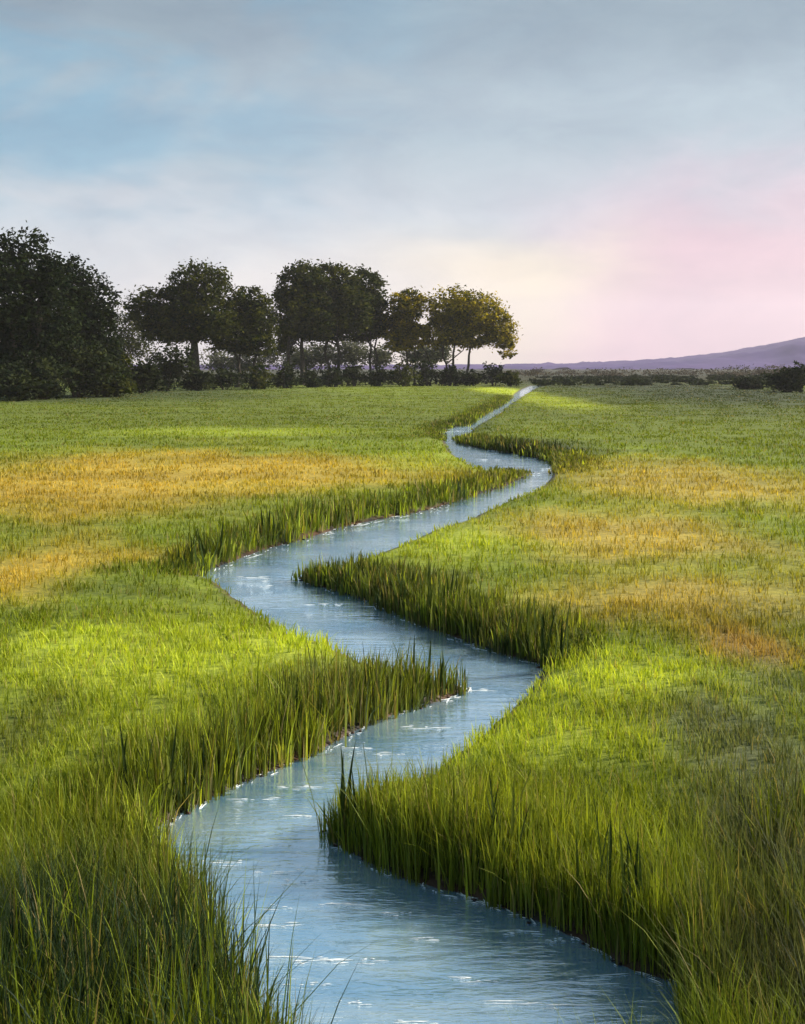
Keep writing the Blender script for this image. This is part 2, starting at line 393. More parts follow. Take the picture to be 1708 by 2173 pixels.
def build_ground():
    xs, ys = axis_x(), axis_y(); nx, ny = len(xs), len(ys)
    X, Y = np.meshgrid(xs, ys)
    d = np.full(X.shape, 50.0)
    m = (X > -12) & (X < 60) & (Y > 1) & (Y < 260)
    d[m] = creek_query(X[m], Y[m])[0]
    Z = ground_z(X, Y, d)
    idx = np.arange(nx * ny).reshape(ny, nx)
    q = np.stack([idx[:-1, :-1], idx[:-1, 1:], idx[1:, 1:], idx[1:, :-1]], -1).reshape(-1, 4)
    me = mesh_from('marsh_ground', np.stack([X, Y, Z], -1).reshape(-1, 3), q.ravel(), np.full(len(q), 4))
    set_col(me, 'tint', (tint_field(X, np.maximum(Y, 3.5)) * (1 + .3 * sstep(Y, 8.5, 18))[..., None]).reshape(-1, 3))
    set_f(me, 'mud', (1 - sstep(d + .05 * fbm(X * 6, Y * 6, 3), .06, .18)).ravel())
    tag(obj('marsh_ground', me, M_GROUND), 'flat grassy marsh ground with muddy creek banks', 'ground', kind='structure')
    # water: the cells over and just beyond the creek
    dm = d.copy(); near = dm < .35
    cell = (near[:-1, :-1] | near[1:, :-1] | near[:-1, 1:] | near[1:, 1:]).ravel()
    qw = q[cell]; used, inv = np.unique(qw, return_inverse=True)
    V = np.stack([X.ravel()[used], Y.ravel()[used], np.zeros(len(used))], -1)
    mw = mesh_from('creek', V, inv.ravel(), np.full(len(qw), 4))
    tag(obj('creek', mw, M_WATER), 'winding pale blue creek rippling through the green marsh', 'creek', kind='structure')

build_ground()


# ------------------------------------------------------------------ grass
def blades(name, P, hgt, wid, lean, yaw, tint, dry, label, fine):
    """one mesh of curved tapering blades; fine ones have three segments, the others two"""
    n = len(P); ts = (0.0, .38, .74, 1.0) if fine else (0.0, .55, 1.0)
    fx, fy = np.cos(yaw), np.sin(yaw); wa = yaw + np.pi / 2 + rng.normal(0, .5, n)
    # most blades show their flat side across the marsh
    wx, wy = np.cos(wa), np.sin(wa); droop = rng.uniform(0, .22, n)
    rows, al = [], []
    for t in ts:
        c = np.stack([P[:, 0] + fx * lean * t ** 1.8, P[:, 1] + fy * lean * t ** 1.8, P[:, 2] + hgt * (t - droop * t ** 3)], -1)
        if t < 1:
            w = wid * (1 - .2 * t if t < .5 else 1.55 * (1 - t) + .1) / 2
            o = np.stack([wx * w, wy * w, np.zeros(n)], -1); rows += [c - o, c + o]; al += [t, t]
        else: rows.append(c); al.append(1.0)
    k = len(rows); V = np.stack(rows, 1).reshape(-1, 3)
    fc = [0, 1, 3, 2] + ([2, 3, 5, 4, 4, 5, 6] if fine else [2, 3, 4]); sz = [4, 4, 3] if fine else [4, 3]
    Fc = (np.arange(n)[:, None] * k + np.array(fc)).ravel()
    me = mesh_from(name, V, Fc, np.tile(sz, n))
    set_col(me, 'tint', np.repeat(tint, k, axis=0))
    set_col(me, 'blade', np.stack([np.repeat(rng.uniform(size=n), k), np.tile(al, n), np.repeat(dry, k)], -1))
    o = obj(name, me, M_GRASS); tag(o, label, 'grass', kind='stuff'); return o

def tufts_to_blades(X, Y, d, h, tint, per, radius, lean, width, label, name, fine, dryp=.08, jit=.22):
    """grow `per` blades round every tuft centre"""
    n = len(X); i = np.repeat(np.arange(n), per); m = len(i)
    a = rng.uniform(0, 2 * np.pi, m); rr = radius[i] * np.sqrt(rng.uniform(size=m))
    x, y = X[i] + rr * np.cos(a), Y[i] + rr * np.sin(a)
    hb = h[i] * np.where(rng.uniform(size=m) < .012, rng.uniform(1.1, 1.1 + min(.8, .35 * .145 / h.mean()), m), rng.uniform(.45, 1.15, m)); yaw = a + rng.normal(0, .9, m)
    ln = lean * hb * rng.uniform(.1, 1.0, m) + hb * np.where(rng.uniform(size=m) < .10, rng.uniform(.2, .7, m), 0)
    tn = tint[i] * rng.uniform(1 - jit, 1 + jit, (m, 1))
    z = ground_z(x, y, d[i]) - .015
    dry = (rng.uniform(size=m) < dryp).astype(float)
    return blades(name, np.stack([x, y, z], -1), hb, width[i] * rng.uniform(.65, 1.3, m), ln, yaw, tn, dry, label, fine)

def build_grass():
    # ---- meadow: as many tufts per view angle near as far, broader with distance
    n1, n2 = 13500, 26000
    Y1 = 3.6 * (14 / 3.6) ** rng.uniform(0, 1, n1); Y2 = 14 * (330 / 14) ** (rng.uniform(0, 1, n2) ** .9)
    X1 = rng.uniform(-1, 1, n1) * (W / 2 / F * Y1 * 1.3 + 1.0); X2 = rng.uniform(-1, 1, n2) * (W / 2 / F * Y2 * 1.22 + 1.2)
    for fine, X, Y in ((True, X1, Y1), (False, X2, Y2)):
        d, he, side, near = creek_query(X, Y)
        keep = d > .02 + .003 * Y
        X, Y, d, he, side, near = (v[keep] for v in (X, Y, d, he, side, near))
        lawn = .145 + .05 * fbm(X * .8, Y * .8, 51) + .29 * (1 - sstep(Y, 5.6, 8.6))
        lawn *= 1 - .25 * sstep(Y, 25, 70)
        h = np.where(near > .5, np.minimum(lawn, np.maximum(he - .10, .05) + .20 * d), lawn)
        h = np.maximum(h * rng.uniform(.8, 1.2, len(h)), .05)
        tint = tint_field(X, Y) * rng.uniform(.92, 1.08, (len(X), 1))
        rad = np.minimum(np.clip(.011 * Y, .05, .75), np.maximum(d - .02, .03)); wid = np.clip(.00095 * Y, .0055, .13)
        for sd_, lb in ((0, 'on the tree side of the creek'), (1, 'on the hill side of the creek')):
            m = side == sd_
            tufts_to_blades(X[m], Y[m], d[m], h[m], tint[m], 11 if fine else 9, rad[m], .55, wid[m],
                            ('low lime meadow grass of the near marsh ' if fine else 'short green and ochre grass of the far marsh ') + lb, 'meadow_grass', fine, .06, .12)
    # ---- tall grass lining the banks that face the water
    for sd_, L, lb in ((0, LB, 'tall grass with shade painted at its foot along the tree-side bank of the creek'), (1, RB, 'tall grass with shade painted at its foot along the hill-side bank of the creek')):
        ln = np.hypot(*np.diff(L[:, :2], axis=0).T); w = ln / np.clip(L[:-1, 1] / 9, .8, 4.0) ** 1.3; w[L[:-1, 1] > 110] = 0
        n = 10500 if sd_ == 0 else 19000; i = rng.choice(len(w), n, p=w / w.sum()); t = rng.uniform(size=n)
        c = L[i, :2] + (L[i + 1, :2] - L[i, :2]) * t[:, None]; spread = np.clip(L[i, 1] / 9, .8, 2.6)
        off = rng.normal(0, 1, (n, 2)) * (spread * np.interp(L[i, 1], [7, 11, 20], [.6, .34, .27]))[:, None]; x, y = c[:, 0] + off[:, 0], c[:, 1] + off[:, 1]
        dd, he, sside, nr = creek_query(x, y); patch = fbm(x * 1.6, y * 1.6, 77)
        gap = fbm(x * 3.1, y * 3.1, 88)
        k = (dd > -.03 + .10 * np.clip(gap, 0, 1)) & (dd < 1.25 * spread * (1 + .4 * patch)) & (sside == sd_) & (rng.uniform(size=n) > .75 * np.clip(dd / (1.2 * spread), 0, 1)) & ((nr < .5) | (y < 8.0))
        x, y, dd, he, patch, sp = x[k], y[k], dd[k], he[k], patch[k], spread[k]
        hgt = he * (1 - .45 * np.clip(dd / (1.2 * sp), 0, 1)) * rng.uniform(.42, 1.06, len(x)) * (1 + .45 * patch) * np.interp(y, [6, 9, 14], [1, .95, .84])
        tn = tint_field(x, y); f = (rng.uniform(.3, .95, len(x)) * (1 - .45 * (sd_ == 1) * (1 - sstep(y, 7.5, 10))) * (1 - .6 * np.clip(dd / sp, 0, 1)))[:, None]
        kinds = np.array([DARK * .8, SHADE_GREEN, BROWN, GREEN, LIME])[rng.choice(5, len(x), p=[.42, .25, .13, .10, .10])]  # dark blades paint in the bank's shade, strongest beside the water
        tn = tn * (1 - f) + kinds * f
        tufts_to_blades(x, y, dd, hgt, tn, 9, np.clip(.009 * y, .04, .25), .26, np.clip(.0013 * y, .007, .05), lb, 'bank_grass', True, .08, .35)
    # ---- near corners, their shade painted as darker grass
    for (x0, x1, y0, y1, n, base, lb, gate) in ((-3.4, -.35, 3.5, 6.9, 1100, SHADE_GREEN, 'grass darkened with painted shade beside the near end of the creek below the meadow', 0),
                                                (1.45, 4.2, 3.8, 7.4, 1000, GREYG * .62, 'grey-green grass with painted shade beyond the creek in the near hill-side corner', 1)):
        x = rng.uniform(x0, x1, n); y = rng.uniform(y0, y1, n); dd, he, sside, nr = creek_query(x, y); k = (dd > .04) & (sside == gate)
        if gate == 1: k &= x > 1.35 + .28 * (y - 4) + .25 * fbm(x, y, 8)
        else: k &= y < 5.75 - .15 * (x + 3.2) + .6 * fbm(x * 1.3, y * 1.3, 6)
        x, y, dd = x[k], y[k], dd[k]; hgt = rng.uniform(.42, .78, len(x)) if gate == 0 else rng.uniform(.28, .58, len(x))
        tn = base * rng.uniform(.6, 1.7, (len(x), 1)); g = rng.uniform(size=len(x)) < .24; tn[g] = GREEN * rng.uniform(.5, 1.1, (g.sum(), 1))
        tufts_to_blades(x, y, dd, hgt, tn, 13, np.full(len(x), .08), .34, np.full(len(x), .0095), lb, 'shade_tinted_grass', True, .05, .35)

build_grass()


# ------------------------------------------------------------------ single clumps of broad reeds that stand out along the banks
def mat_reed():
    m, t, out = new_mat('reed_blade')
    oi = t.add('ShaderNodeObjectInfo').outputs['Random']
    c = t.ramp(oi, [(0, (.016, .028, .007)), (.6, (.04, .06, .010)), (.85, (.09, .11, .015)), (1, (.20, .22, .03))], 'LINEAR')
    p = t.add('ShaderNodeBsdfPrincipled'); t.l.new(c, p.inputs['Base Color']); p.inputs['Roughness'].default_value = .85; p.inputs['Specular IOR Level'].default_value = .08
    tr = t.add('ShaderNodeBsdfTranslucent'); t.l.new(c, tr.inputs[0]); mx = t.add('ShaderNodeMixShader'); mx.inputs[0].default_value = .25
    t.l.new(p.outputs[0], mx.inputs[1]); t.l.new(tr.outputs[0], mx.inputs[2]); t.l.new(mx.outputs[0], out.inputs[0]); return m
M_REED = mat_reed()

def reed_blade_mesh(k):
    r = random.Random(k); V = []; ln = r.uniform(.05, .28); dr = r.uniform(0, .06)
    for t, w in ((0, .030), (.25, .036), (.5, .034), (.75, .022), (.92, .009)):
        x = ln * t ** 1.7; z = t - dr * t ** 3
        V += [(x, -w / 2, z), (x + .006, 0, z), (x, w / 2, z)]
    V.append((ln, 0, 1 - dr)); Fc = []; Sz = []
    for i in range(4):
        a = 3 * i
        for j in (0, 1): Fc += [a + j, a + j + 1, a + j + 4, a + j + 3]; Sz.append(4)
    Fc += [12, 13, 15, 13, 14, 15]; Sz += [3, 3]
    me = mesh_from('blade', V, Fc, Sz); me.materials.append(M_REED); return me
REED = [reed_blade_mesh(i) for i in range(6)]
CLUMPS = [  # survey foot, blade height, blades, label
    (742, 1284, .46, 8, 'dark reed clump by the first white waterline below the middle bend'),
    (800, 1300, .50, 9, 'dark reed clump midway along the hill-side bank under the ochre grass'),
    (862, 1322, .62, 9, 'taller pointed dark reed clump on the hill-side bank above the middle reach'),
    (905, 1342, .50, 7, 'small dark reed clump just nearer than the tallest mid-bank reeds'),
    (1050, 1392, .55, 8, 'dark reed clump near the tight bend on the hill-side bank'),
    (1112, 1405, .62, 10, 'wide fan of dark reeds at the tight bend where the bank turns back'),
    (505, 1192, .58, 8, 'dark reed clump behind the far pool on the tree-side bank'),
    (440, 1208, .52, 7, 'dark reed clump at the head of the far pool bend'),
    (600, 1152, .56, 8, 'dark reed clump on the tree-side bank above the pale far pool'),
    (715, 1770, .62, 11, 'leaning reed clump at the point where the hill-side bank juts into the creek'),
    (1010, 1905, .72, 9, 'broad dark reed clump at the foot of the near hill-side bank'),
    (1205, 1980, .72, 9, 'broad dark reed clump above the wet near waterline'),
    (1300, 2020, .70, 8, 'dark reed clump closest to the grey-green grass corner'),
    (385, 1722, .70, 9, 'dark reed clump at the tip of the rusty mud bank'),
    (500, 1672, .66, 9, 'dark reed clump over the rusty middle of the tree-side mud bank'),
    (680, 1595, .60, 8, 'dark reed clump where the tree-side bank meets the narrow reach'),
    (955, 1470, .44, 8, 'short reed clump on the tree-side point in front of the narrow reach'),
]
for px, py, hg, nb, lb in CLUMPS:
    x, y = spot(px, py - 6, .12)
    for it in range(30):                       # step inland until the foot stands on the bank
        q = creek_query(np.array([x, x + .02, x]), np.array([y, y, y + .02]))[0]; dd = q[0]; want = .05 + .004 * y
        if dd >= want: break
        g = np.array((q[1] - q[0], q[2] - q[0])); g /= np.linalg.norm(g) + 1e-9; x += float(g[0]) * .03; y += float(g[1]) * .03
    root = bpy.data.objects.new('reed_clump', None); COL.objects.link(root)
    root.location = (x, y, float(ground_z(np.array([x]), np.array([y]), np.array([dd]))[0]) - .03)
    tag(root, lb, 'reeds', 'dark reed clumps along the creek banks')
    for k in range(nb):
        b = obj('blade', REED[random.randrange(6)], None, root)
        sx = .45 + .055 * y; b.location = (random.gauss(0, .07 * (1 + y / 18)), random.gauss(0, .06), 0)
        b.rotation_euler = (random.gauss(0, .06), random.gauss(0, .06), random.uniform(0, 6.28))
        hh = (1.3 if y > 9 else .98) * hg * random.uniform(.6, 1.08); b.scale = (hh * .9, sx * .8, hh)


# ------------------------------------------------------------------ white flecks painting the ripple and waterline glints
def build_glints():
    V, Fc, Sz = [], [], []
    def fleck(x, y, L, w, ang, seed):
        r = random.Random(seed); n = 9; b0 = len(V); up, dn = [], []
        ca, sa = math.cos(ang), math.sin(ang)
        for i in range(n + 1):
            t = i / n; e = math.sin(math.pi * t) ** .7
            cx = (t - .5) * L; cy = .35 * w * math.sin(3.1 * t + seed)
            a, b = e * w * r.uniform(.25, .7), e * w * r.uniform(.25, .7)
            for s, lst in ((a, up), (-b, dn)):
                X, Y = cx, cy + s
                lst.append((x + X * ca - Y * sa, y + X * sa + Y * ca, .004))
            up[-1] = (*up[-1][:2], .004)
        mid = [((u[0] + q[0]) / 2, (u[1] + q[1]) / 2, .004 + .004 * math.sin(math.pi * i / n) * r.uniform(.5, 1)) for i, (u, q) in enumerate(zip(up, dn))]
        V.extend(up); V.extend(mid); V.extend(dn); m = n + 1
        for i in range(n):
            for row in (0, 1):
                a = b0 + row * m + i; Fc.extend((a, a + m, a + m + 1, a + 1)); Sz.append(4)
    glint_spots = [(600, 1850, 90), (635, 1872, 50), (590, 1925, 40), (715, 1918, 80), (600, 1965, 60), (620, 2035, 110), (680, 2045, 70), (655, 2090, 70), (900, 1995, 40), (1100, 1978, 60), (1020, 1912, 60),
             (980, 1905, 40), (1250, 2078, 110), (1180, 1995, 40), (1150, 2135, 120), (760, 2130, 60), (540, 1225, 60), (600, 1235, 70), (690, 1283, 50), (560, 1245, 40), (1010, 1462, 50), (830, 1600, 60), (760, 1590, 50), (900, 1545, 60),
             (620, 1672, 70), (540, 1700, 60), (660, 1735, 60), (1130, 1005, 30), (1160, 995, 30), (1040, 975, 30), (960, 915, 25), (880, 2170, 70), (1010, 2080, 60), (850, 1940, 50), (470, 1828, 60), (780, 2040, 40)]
    for k, (px, py, L) in enumerate(glint_spots):
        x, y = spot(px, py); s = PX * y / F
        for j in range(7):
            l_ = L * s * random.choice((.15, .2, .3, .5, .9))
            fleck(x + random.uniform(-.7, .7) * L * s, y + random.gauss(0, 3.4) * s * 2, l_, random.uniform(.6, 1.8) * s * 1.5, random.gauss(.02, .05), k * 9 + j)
    # thin broken line of flecks painting the glints along the banks
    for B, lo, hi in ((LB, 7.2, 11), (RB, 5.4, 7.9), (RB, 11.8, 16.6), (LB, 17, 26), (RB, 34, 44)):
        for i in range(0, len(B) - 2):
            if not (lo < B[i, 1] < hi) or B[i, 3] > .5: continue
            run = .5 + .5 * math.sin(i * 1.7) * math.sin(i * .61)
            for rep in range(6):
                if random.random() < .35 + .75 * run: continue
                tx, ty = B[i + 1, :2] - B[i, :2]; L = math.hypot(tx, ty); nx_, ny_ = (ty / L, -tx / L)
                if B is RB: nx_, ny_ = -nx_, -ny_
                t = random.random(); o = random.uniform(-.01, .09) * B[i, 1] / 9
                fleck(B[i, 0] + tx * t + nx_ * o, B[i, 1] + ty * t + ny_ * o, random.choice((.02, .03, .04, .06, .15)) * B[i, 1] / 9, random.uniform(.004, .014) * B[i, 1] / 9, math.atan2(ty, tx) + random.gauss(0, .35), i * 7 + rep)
    me = mesh_from('painted_glint', V, Fc, Sz)
    tag(obj('painted_glint', me, M_GLINT), 'white flecks painting ripple glints on the creek and along its banks', 'painted_glint', kind='stuff')
build_glints()

def build_clods():
    """small wet lumps of mud and root along the waterline"""
    V, Fc, Sz = [], [], []
    base = [(0, 0, 1)] + [(math.cos(a) * .9, math.sin(a) * .9, .35) for a in np.arange(5) * 1.2566] + [(math.cos(a), math.sin(a), -.4) for a in np.arange(5) * 1.2566 + .6]
    tri = [(0, i, i % 5 + 1) for i in range(1, 6)] + [(i, i + 5, i % 5 + 1) for i in range(1, 6)] + [(i % 5 + 1, i + 5, i % 5 + 6) for i in range(1, 6)]
    for B in (LB, RB):
        for i in range(len(B) - 1):
            if B[i, 3] > .5 or B[i, 1] > 40: continue
            L = math.hypot(*(B[i + 1, :2] - B[i, :2])); k = 1 + int(L / (.016 * B[i, 1]))
            for j in range(k):
                if random.random() < .25: continue
                t = random.random(); x, y = B[i, :2] + (B[i + 1, :2] - B[i, :2]) * t
                r = random.choice((.007, .009, .011, .014)) * (.5 + B[i, 1] / 12); x += random.gauss(0, .035); y += random.gauss(0, .035); b0 = len(V)
                for v in base: V.append((x + v[0] * r * random.uniform(.8, 1.7), y + v[1] * r * random.uniform(.7, 1.3), .006 + v[2] * r * random.uniform(.35, .8)))
                for f in tri: Fc.extend(b0 + q for q in f); Sz.append(3)
    tag(obj('mud_clods', mesh_from('mud_clods', V, Fc, Sz), mat_simple('wet_mud', (.010, .008, .007), .45, (.060, .028, .012), 6.0, .02)), 'dark wet mud lumps edging the creek at the waterline', 'mud', kind='stuff')
build_clods()


# ------------------------------------------------------------------ trees and shrubs
def leaves_mesh(name, lobes, n, size, mat, seed, clump=.16, core=.35):
    """leaf faces gathered in many small clumps spread through ellipsoid lobes (centre, radii)"""
    r = np.random.default_rng(seed); vol = np.array([l[3] * l[4] * l[5] for l in lobes]) ** .72; vol /= vol.sum()
    P, K = [], []
    for (cx, cy, cz, rx, ry, rz), share in zip(lobes, vol):
        m = max(int(n * share), 60); nc = max(int(m / 26), 10)
        v = r.normal(size=(nc, 3)); v /= np.linalg.norm(v, axis=1)[:, None]
        rad = np.where(r.uniform(size=nc) < core, r.uniform(.2, .8, nc), r.uniform(.78, 1.06, nc))
        c = v * rad[:, None]; c[:, 2] = np.where(c[:, 2] < -.55, c[:, 2] * .75, c[:, 2])
        ci = r.integers(0, nc, m)
        sig = clump * r.uniform(.6, 1.5, nc)
        p = c[ci] + r.normal(size=(m, 3)) * sig[ci][:, None] * np.array((1, 1, .7))
        P.append(np.array((cx, cy, cz)) + p * np.array((rx, ry, rz))); kk = np.clip(r.normal(.45, .28, nc), 0, 1)[ci]; K.append(kk)
    P = np.vstack(P); K = np.concatenate(K); m = len(P)
    a = r.normal(size=(m, 3)); a[:, 2] *= .6; a /= np.linalg.norm(a, axis=1)[:, None]
    b = np.cross(a, r.normal(size=(m, 3))); b /= np.linalg.norm(b, axis=1)[:, None]
    s = size * r.uniform(.55, 1.35, (m, 1))
    V = np.stack([P - a * s, P + b * s * .5, P + a * s, P - b * s * .5], 1).reshape(-1, 3)
    me = mesh_from(name, V, np.arange(4 * m), np.full(m, 4), smooth=False)
    c3 = np.stack([r.uniform(size=m), K, np.zeros(m)], -1); set_col(me, 'leaf', np.repeat(c3, 4, axis=0))
    me.materials.append(mat); return me

def tube(V, Fc, Sz, pts, radii, n=8):
    pts = np.array(pts, float); b0 = len(V)
    for i, p in enumerate(pts):
        t = pts[min(i + 1, len(pts) - 1)] - pts[max(i - 1, 0)]; t /= np.linalg.norm(t) + 1e-9
        u = np.cross(t, (0.3, 1, 0.1)); u /= np.linalg.norm(u); w = np.cross(t, u)
        for k in range(n):
            a = 2 * math.pi * k / n; rr = radii[i] * (1 + .12 * math.sin(3 * a + i))
            V.append(tuple(p + rr * (math.cos(a) * u + math.sin(a) * w)))
    for i in range(len(pts) - 1):
        for k in range(n):
            a = b0 + i * n + k; b = b0 + i * n + (k + 1) % n
            Fc.extend((a, b, b + n, a + n)); Sz.append(4)

def stem_mesh(lobes, stems, h, r0, seed, total=1):
    r = random.Random(seed); V, Fc, Sz = [], [], []
    for sx in stems:
        tgt = min(lobes, key=lambda l: abs(l[0] - sx * 1.4) + r.random() * h * .1)
        top = np.array((tgt[0], tgt[1], tgt[2] - tgt[5] * .15)); base = np.array((sx, r.gauss(0, .15), -.25))
        pts, rad = [], []
        for i in range(8):
            t = i / 7; p = base * (1 - t) + top * t
            p[0] = base[0] + (top[0] - base[0]) * t ** 1.7 + r.gauss(0, .012 * h) * (0 < i < 7); p[1] += r.gauss(0, .012 * h)
            pts.append(p); rad.append(r0 * (1.35 if i == 0 else 1) * (1 - .72 * t))
        tube(V, Fc, Sz, pts, rad)
        for l in lobes:
            if r.random() < .85 / total + .15:
                k = r.choice((3, 4, 5)); st = pts[k]; en = np.array((l[0] + r.gauss(0, .2 * l[3]), l[1] + r.gauss(0, .2 * l[4]), l[2] + .2 * l[5]))
                mid = st * .5 + en * .5 + np.array((r.gauss(0, .03 * h), r.gauss(0, .03 * h), -.03 * h))
                tube(V, Fc, Sz, [st, st * .5 + mid * .5, mid, mid * .4 + en * .6, en], [rad[k] * .7, rad[k] * .55, rad[k] * .42, rad[k] * .28, rad[k] * .1], 6)
    return mesh_from('trunk', V, Fc, Sz)

def tree(name, px, py_base, lobes_px, stems_px, mat, n, label, seed, r0=.28, size=.34, group='trees lining the far side of the meadow', depth=.85, clump=.16, shift=0.0, core=.35):
    """survey position of the foot and of each crown lobe (x, y, half width, half height)"""
    D = F * (CAM_H - .18) / (py_base * PX - VH) + shift
    s = PX * D / F; X = (px * PX - W / 2) * D / F
    rr = random.Random(seed)
    zb = CAM_H - (py_base * PX - VH) * D / F if shift == 0 else .18
    zrow = lambda y: CAM_H - (y * PX - VH) * D / F
    lobes = [((lx - px) * s, rr.uniform(-.5, .5) * rw * s, zrow(ly) - .18, 1.08 * rw * s, rw * s * depth, 1.05 * rh * s) for lx, ly, rw, rh in lobes_px]
    root = bpy.data.objects.new(name, None); COL.objects.link(root); root.location = (X, D, .18)
    tag(root, label, 'tree', group)
    h = max(l[2] + l[5] for l in lobes)
    for j, q in enumerate(stems_px): obj('trunk', stem_mesh(lobes, [(q - px) * s], h, r0, seed + 7 * j, len(stems_px)), M_BARK, root)
    obj('crown', leaves_mesh('crown', lobes, int(n * 2.5), size * .80, mat, seed, clump * .9, core), None, root)
    return root

tree('oak_tree', 45, 846, [(50, 560, 58, 66), (20, 630, 80, 80), (75, 690, 75, 75), (0, 720, 90, 70), (95, 600, 45, 50), (50, 775, 80, 45)], [40, 70], M_DARKLEAF, 11000,
     'tallest dark tree at the near end of the row, cut by the view edge', 101, .42, .26)
tree('oak_tree', 178, 840, [(150, 600, 58, 52), (190, 650, 52, 62), (140, 680, 62, 70), (205, 720, 48, 60), (165, 740, 60, 50), (190, 785, 70, 40)], [175], M_DARKLEAF, 9000,
     'broad dark tree beside the tallest one, rounded top sloping down towards the gap', 102, .36, .27)
tree('oak_tree', 405, 823, [(415, 608, 58, 48), (368, 655, 36, 42), (385, 690, 52, 46), (440, 680, 55, 50), (318, 655, 40, 36), (345, 700, 40, 34)], [405, 412], M_MIDLEAF, 8500,
     'dome-topped dark green tree with one thick dark trunk after the first gap', 103, .62, .34)
tree('oak_tree', 535, 822, [(520, 655, 42, 44), (545, 690, 34, 40), (498, 715, 48, 40), (540, 735, 36, 26)], [505, 540], M_MIDLEAF, 5500,
     'lower rounded green tree leaning against the dome-topped tree', 104, .32, .34)
tree('oak_tree', 612, 817, [(640, 615, 46, 50), (618, 670, 38, 60), (660, 680, 46, 52), (606, 720, 18, 40)], [606, 640], M_MIDLEAF, 7000,
     'tall dark green tree with the square shoulder in the middle of the row', 105, .42, .38)
tree('oak_tree', 700, 816, [(705, 608, 50, 44), (700, 660, 52, 46), (745, 665, 38, 48), (690, 700, 44, 30)], [694, 720], M_MIDLEAF, 7000,
     'tall tree with olive top and slanting trunk in the middle of the row', 106, .34, .38)
tree('oak_tree', 788, 815, [(775, 620, 38, 46), (790, 670, 36, 46), (770, 700, 34, 30)], [786, 800], M_MIDLEAF, 4300,
     'narrow tree with a small golden top and pale gaps under its crown', 107, .26, .38)
tree('small_tree', 865, 815, [(864, 652, 34, 34), (848, 695, 38, 36), (884, 715, 32, 26), (846, 730, 24, 18)], [860, 880, 925], M_SUNGOLDLEAF, 4600,
     'small olive tree between the tall trees and the golden one', 108, .2, .36)
tree('golden_tree', 965, 815, [(955, 655, 42, 40), (1010, 662, 46, 42), (1052, 700, 38, 42), (935, 705, 30, 38), (990, 710, 46, 34), (1078, 735, 18, 30)], [945, 965, 990], M_SUNGOLDLEAF, 8200,
     'golden-edged tree with several bare leaning stems at the creek end of the row', 109, .26, .34)
for i, (px, lob, st, lb) in enumerate([
    (275, [(275, 690, 36, 50), (300, 735, 34, 34), (255, 740, 26, 40)], [272], 'thin loose tree filling the gap beside the dome-topped tree'),
    (490, [(470, 765, 36, 24), (530, 770, 36, 22), (580, 745, 18, 34)], [470, 530], 'low misty tree seen under the lower rounded green tree'),
    (650, [(640, 760, 40, 26), (690, 755, 34, 22)], [640, 670], 'misty tree seen between the trunks in the middle of the row'),
    (770, [(745, 750, 36, 30), (810, 755, 30, 24)], [752, 800], 'misty tree seen under the narrow golden-topped tree'),
    (900, [(895, 755, 34, 20), (935, 745, 20, 22)], [900], 'misty tree seen under the small olive tree')]):
    tree('background_tree', px, 815, lob, st, M_MIDLEAF if i == 0 else M_MISTGREYLEAF, 1800, lb, 130 + i, .16, .34, 'misty trees behind the row', shift=22, clump=.3, core=.5)

def shrub(px, ytop, wpx, ybase, mat, label, seed, group, n=1500, name='shrub', size=.22):
    D = F * (CAM_H - .18) / (ybase * PX - VH); s = PX * D / F; hgt = (ybase - ytop) * s; wd = wpx * s / 2
    r = random.Random(seed); root = bpy.data.objects.new(name, None); COL.objects.link(root)
    root.location = ((px * PX - W / 2) * D / F, D, .15); tag(root, label, 'shrub', group)
    lob = [(r.uniform(-.5, .5) * wd, r.uniform(-.3, .3) * wd, hgt * r.uniform(.25, .70), wd * r.uniform(.35, .62), wd * r.uniform(.4, .6), hgt * r.uniform(.3, .42)) for _ in range(4)]
    lob.append((0, 0, hgt * .36, wd * .9, wd * .7, hgt * .36)); lob.append((r.uniform(-.2, .2) * wd, 0, hgt * .66, wd * .5, wd * .5, hgt * .34))
    obj('foliage', leaves_mesh('foliage', lob, n, size, mat, seed, .2, .4), None, root)
    V, Fc, Sz = [], [], []
    for k in range(5):
        a = 2 * math.pi * k / 5 + r.random(); e = np.array((math.cos(a) * wd * .45, math.sin(a) * wd * .4, hgt * r.uniform(.4, .75))); b = np.array((math.cos(a) * .06 * wd, math.sin(a) * .06 * wd, -.2))
        tube(V, Fc, Sz, [b, b * .5 + e * .5 + np.array((0, 0, .08 * hgt)), e], [.05 * hgt ** .5, .035 * hgt ** .5, .012], 5)
    obj('stem', mesh_from('stem', V, Fc, Sz), M_BARK, root)
    return root

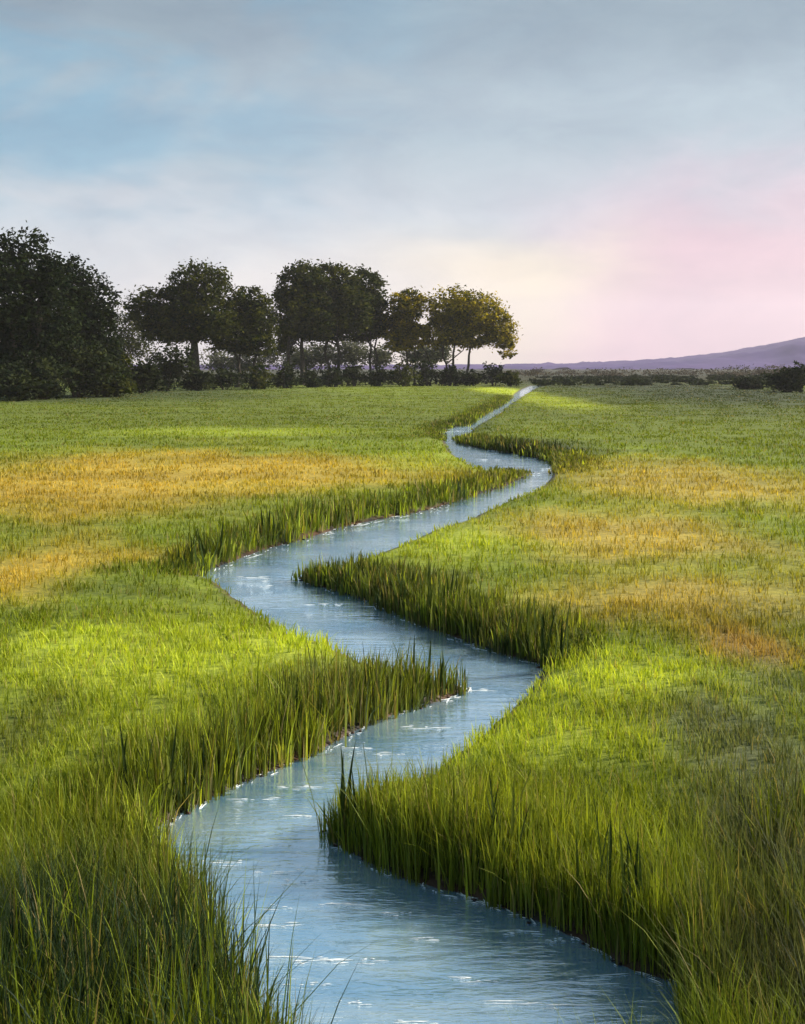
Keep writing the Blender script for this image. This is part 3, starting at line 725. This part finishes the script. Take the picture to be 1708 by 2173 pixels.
SH = [  # x, top row, width, foot row, label
    (30, 770, 110, 850, 'black-green shrub at the foot of the tallest tree'), (95, 775, 90, 848, 'low dark shrub between the tallest tree and the big round shrub'),
    (165, 712, 150, 843, 'biggest round black shrub in front of the broad dark tree'), (245, 738, 66, 838, 'small green shrub on the gap side of the big round shrub'),
    (225, 785, 90, 842, 'low shrub spreading before the small green one'), (300, 785, 90, 834, 'low black shrub in the first gap of the tree row'),
    (350, 735, 95, 830, 'rounded dark shrub hugging the thick trunk'), (420, 792, 70, 829, 'low shrub at the foot of the thick dark trunk'),
    (478, 788, 80, 827, 'low shrub right after the thick trunk under pale mist'), (545, 786, 84, 826, 'low shrub below the lower rounded green tree'),
    (605, 772, 60, 824, 'upright shrub at the foot of the square-shouldered tree'), (655, 790, 64, 822, 'low dark shrub before the slanting trunk'),
    (705, 786, 60, 821, 'low dark shrub just past the slanting trunk'), (752, 782, 60, 820, 'low shrub under the narrow golden-topped tree'),
    (805, 776, 62, 820, 'low shrub midway between the narrow tree and the small olive tree'), (858, 766, 72, 820, 'rounded olive shrub below the small olive tree'),
    (908, 770, 62, 819, 'dark shrub before the leaning stems, next to the olive shrub'), (955, 778, 58, 819, 'low dark shrub at the foot of the leaning stems'),
    (1000, 786, 56, 819, 'low dark shrub under the golden tree'), (1048, 780, 60, 819, 'dark rounded shrub under the hanging golden branches'), (1082, 788, 44, 820, 'last green shrub of the row, by the far end of the creek')]
for i, (a, b, c, d_, lb) in enumerate(SH):
    b -= (6, 14, 2, 10)[i % 4] if i > 2 else 0; c *= (1.25, 1.0, 1.4, 1.1)[i % 4]
    m = M_MIDLEAF if 'green' in lb and 'black' not in lb or 'olive shrub below' in lb or 'last' in lb else M_SHRUB
    shrub(a, b, c, d_, m, lb, 300 + i, 'shrubs at the foot of the tree row', 3400 if i < 8 else 1500)
shrub(1672, 768, 110, 832, M_SHRUB, 'dark bush at the edge of the view below the lilac hill', 341, 'lone bushes on the marsh', 2600)
shrub(1600, 795, 90, 826, M_SHRUB, 'lower dark bush running out from the bush below the lilac hill', 342, 'lone bushes on the marsh', 1600)

# far scrub under the hills, reads as one mass
def build_scrub():
    r = np.random.default_rng(55)
    for nm, mat, y0, y1, n, k_, lo, hi, x0, lb in (('far_scrub', M_BROWNLEAF, 300, 460, 22000, 150, 1.0, 2.8, .09, 'hazy brown scrub along the far edge of the marsh below the hills'),
                                        ('far_sedge', M_SHRUB, 170, 290, 34000, 420, .35, .9, .12, 'dark green band of low growth in front of the hazy brown scrub')):
        lobes = []
        for k in range(k_):
            y = r.uniform(y0, y1); x = r.uniform(x0, .60) * y; hgt = r.uniform(lo, hi) * (.6 + 1.6 * (x / y))
            lobes.append((x, y, .1 + hgt * .45, hgt * r.uniform(1.5, 4.0), hgt * 2.0, hgt * .6))
        me = leaves_mesh(nm, lobes, n, .36, mat, 56, .22, .4)
        tag(obj(nm, me), lb, 'scrub', kind='stuff')
build_scrub()


# ------------------------------------------------------------------ hills
def build_hills():
    xs = np.linspace(-1500, 4200, 420); ys = np.linspace(1700, 4200, 70); X, Y = np.meshgrid(xs, ys)
    az = X / Y
    prof = np.interp(az, [-.6, .02, .10, .16, .22, .28, .33, .37, .45, .6, 1.2], [8, 8, 10, 14, 21, 36, 61, 82, 104, 116, 95])
    Z = prof * np.exp(-((Y - 2900 - 120 * fbm(X * .002, X * 0, 4)) / 620) ** 2) * (1 + .16 * fbm(X * .005, Y * .003, 14)) - 2.0 + 8.0 * fbm(X * .035, Y * .02, 15) + .45 * prof * np.exp(-((Y - 2150) / 200) ** 2) * (1 + .4 * fbm(X * .006, Y * .004, 19)) * sstep(az, .12, .3)
    ny, nx = X.shape; idx = np.arange(nx * ny).reshape(ny, nx)
    q = np.stack([idx[:-1, :-1], idx[:-1, 1:], idx[1:, 1:], idx[1:, :-1]], -1).reshape(-1, 4)
    me = mesh_from('hills', np.stack([X, Y, Z], -1).reshape(-1, 3), q.ravel(), np.full(len(q), 4))
    me.transform(__import__('mathutils').Matrix.Scale(.55, 4))  # far haze is painted into the hill colour below as lilac
    tag(obj('hills', me, mat_simple('haze_lilac_hill', (.045, .028, .12), 1.0, (.075, .045, .15), .012)), 'hills with lilac distance haze painted into their colour', 'hills', kind='structure')
build_hills()

# ------------------------------------------------------------------ air
def build_haze():
    v = [(x, y, z) for z in (-3.0, 260) for x, y in ((-4400, -450), (4700, -450), (4700, 4600), (-4400, 4600))]
    f = [(0, 3, 2, 1), (4, 5, 6, 7), (0, 1, 5, 4), (1, 2, 6, 5), (2, 3, 7, 6), (3, 0, 4, 7)]
    me = bpy.data.meshes.new('haze'); me.from_pydata(v, [], f); me.update()
    m = bpy.data.materials.new('haze'); m.use_nodes = True; t = NT(m.node_tree); t.n.clear(); out = t.add('ShaderNodeOutputMaterial')
    pv = t.add('ShaderNodeVolumePrincipled'); pv.inputs['Color'].default_value = (.95, .88, .99, 1); pv.inputs['Density'].default_value = .00014; pv.inputs['Anisotropy'].default_value = .2
    t.l.new(pv.outputs[0], out.inputs['Volume'])
    tag(obj('haze', me, m), 'thin lilac morning haze over the marsh', 'haze', kind='stuff')
build_haze()
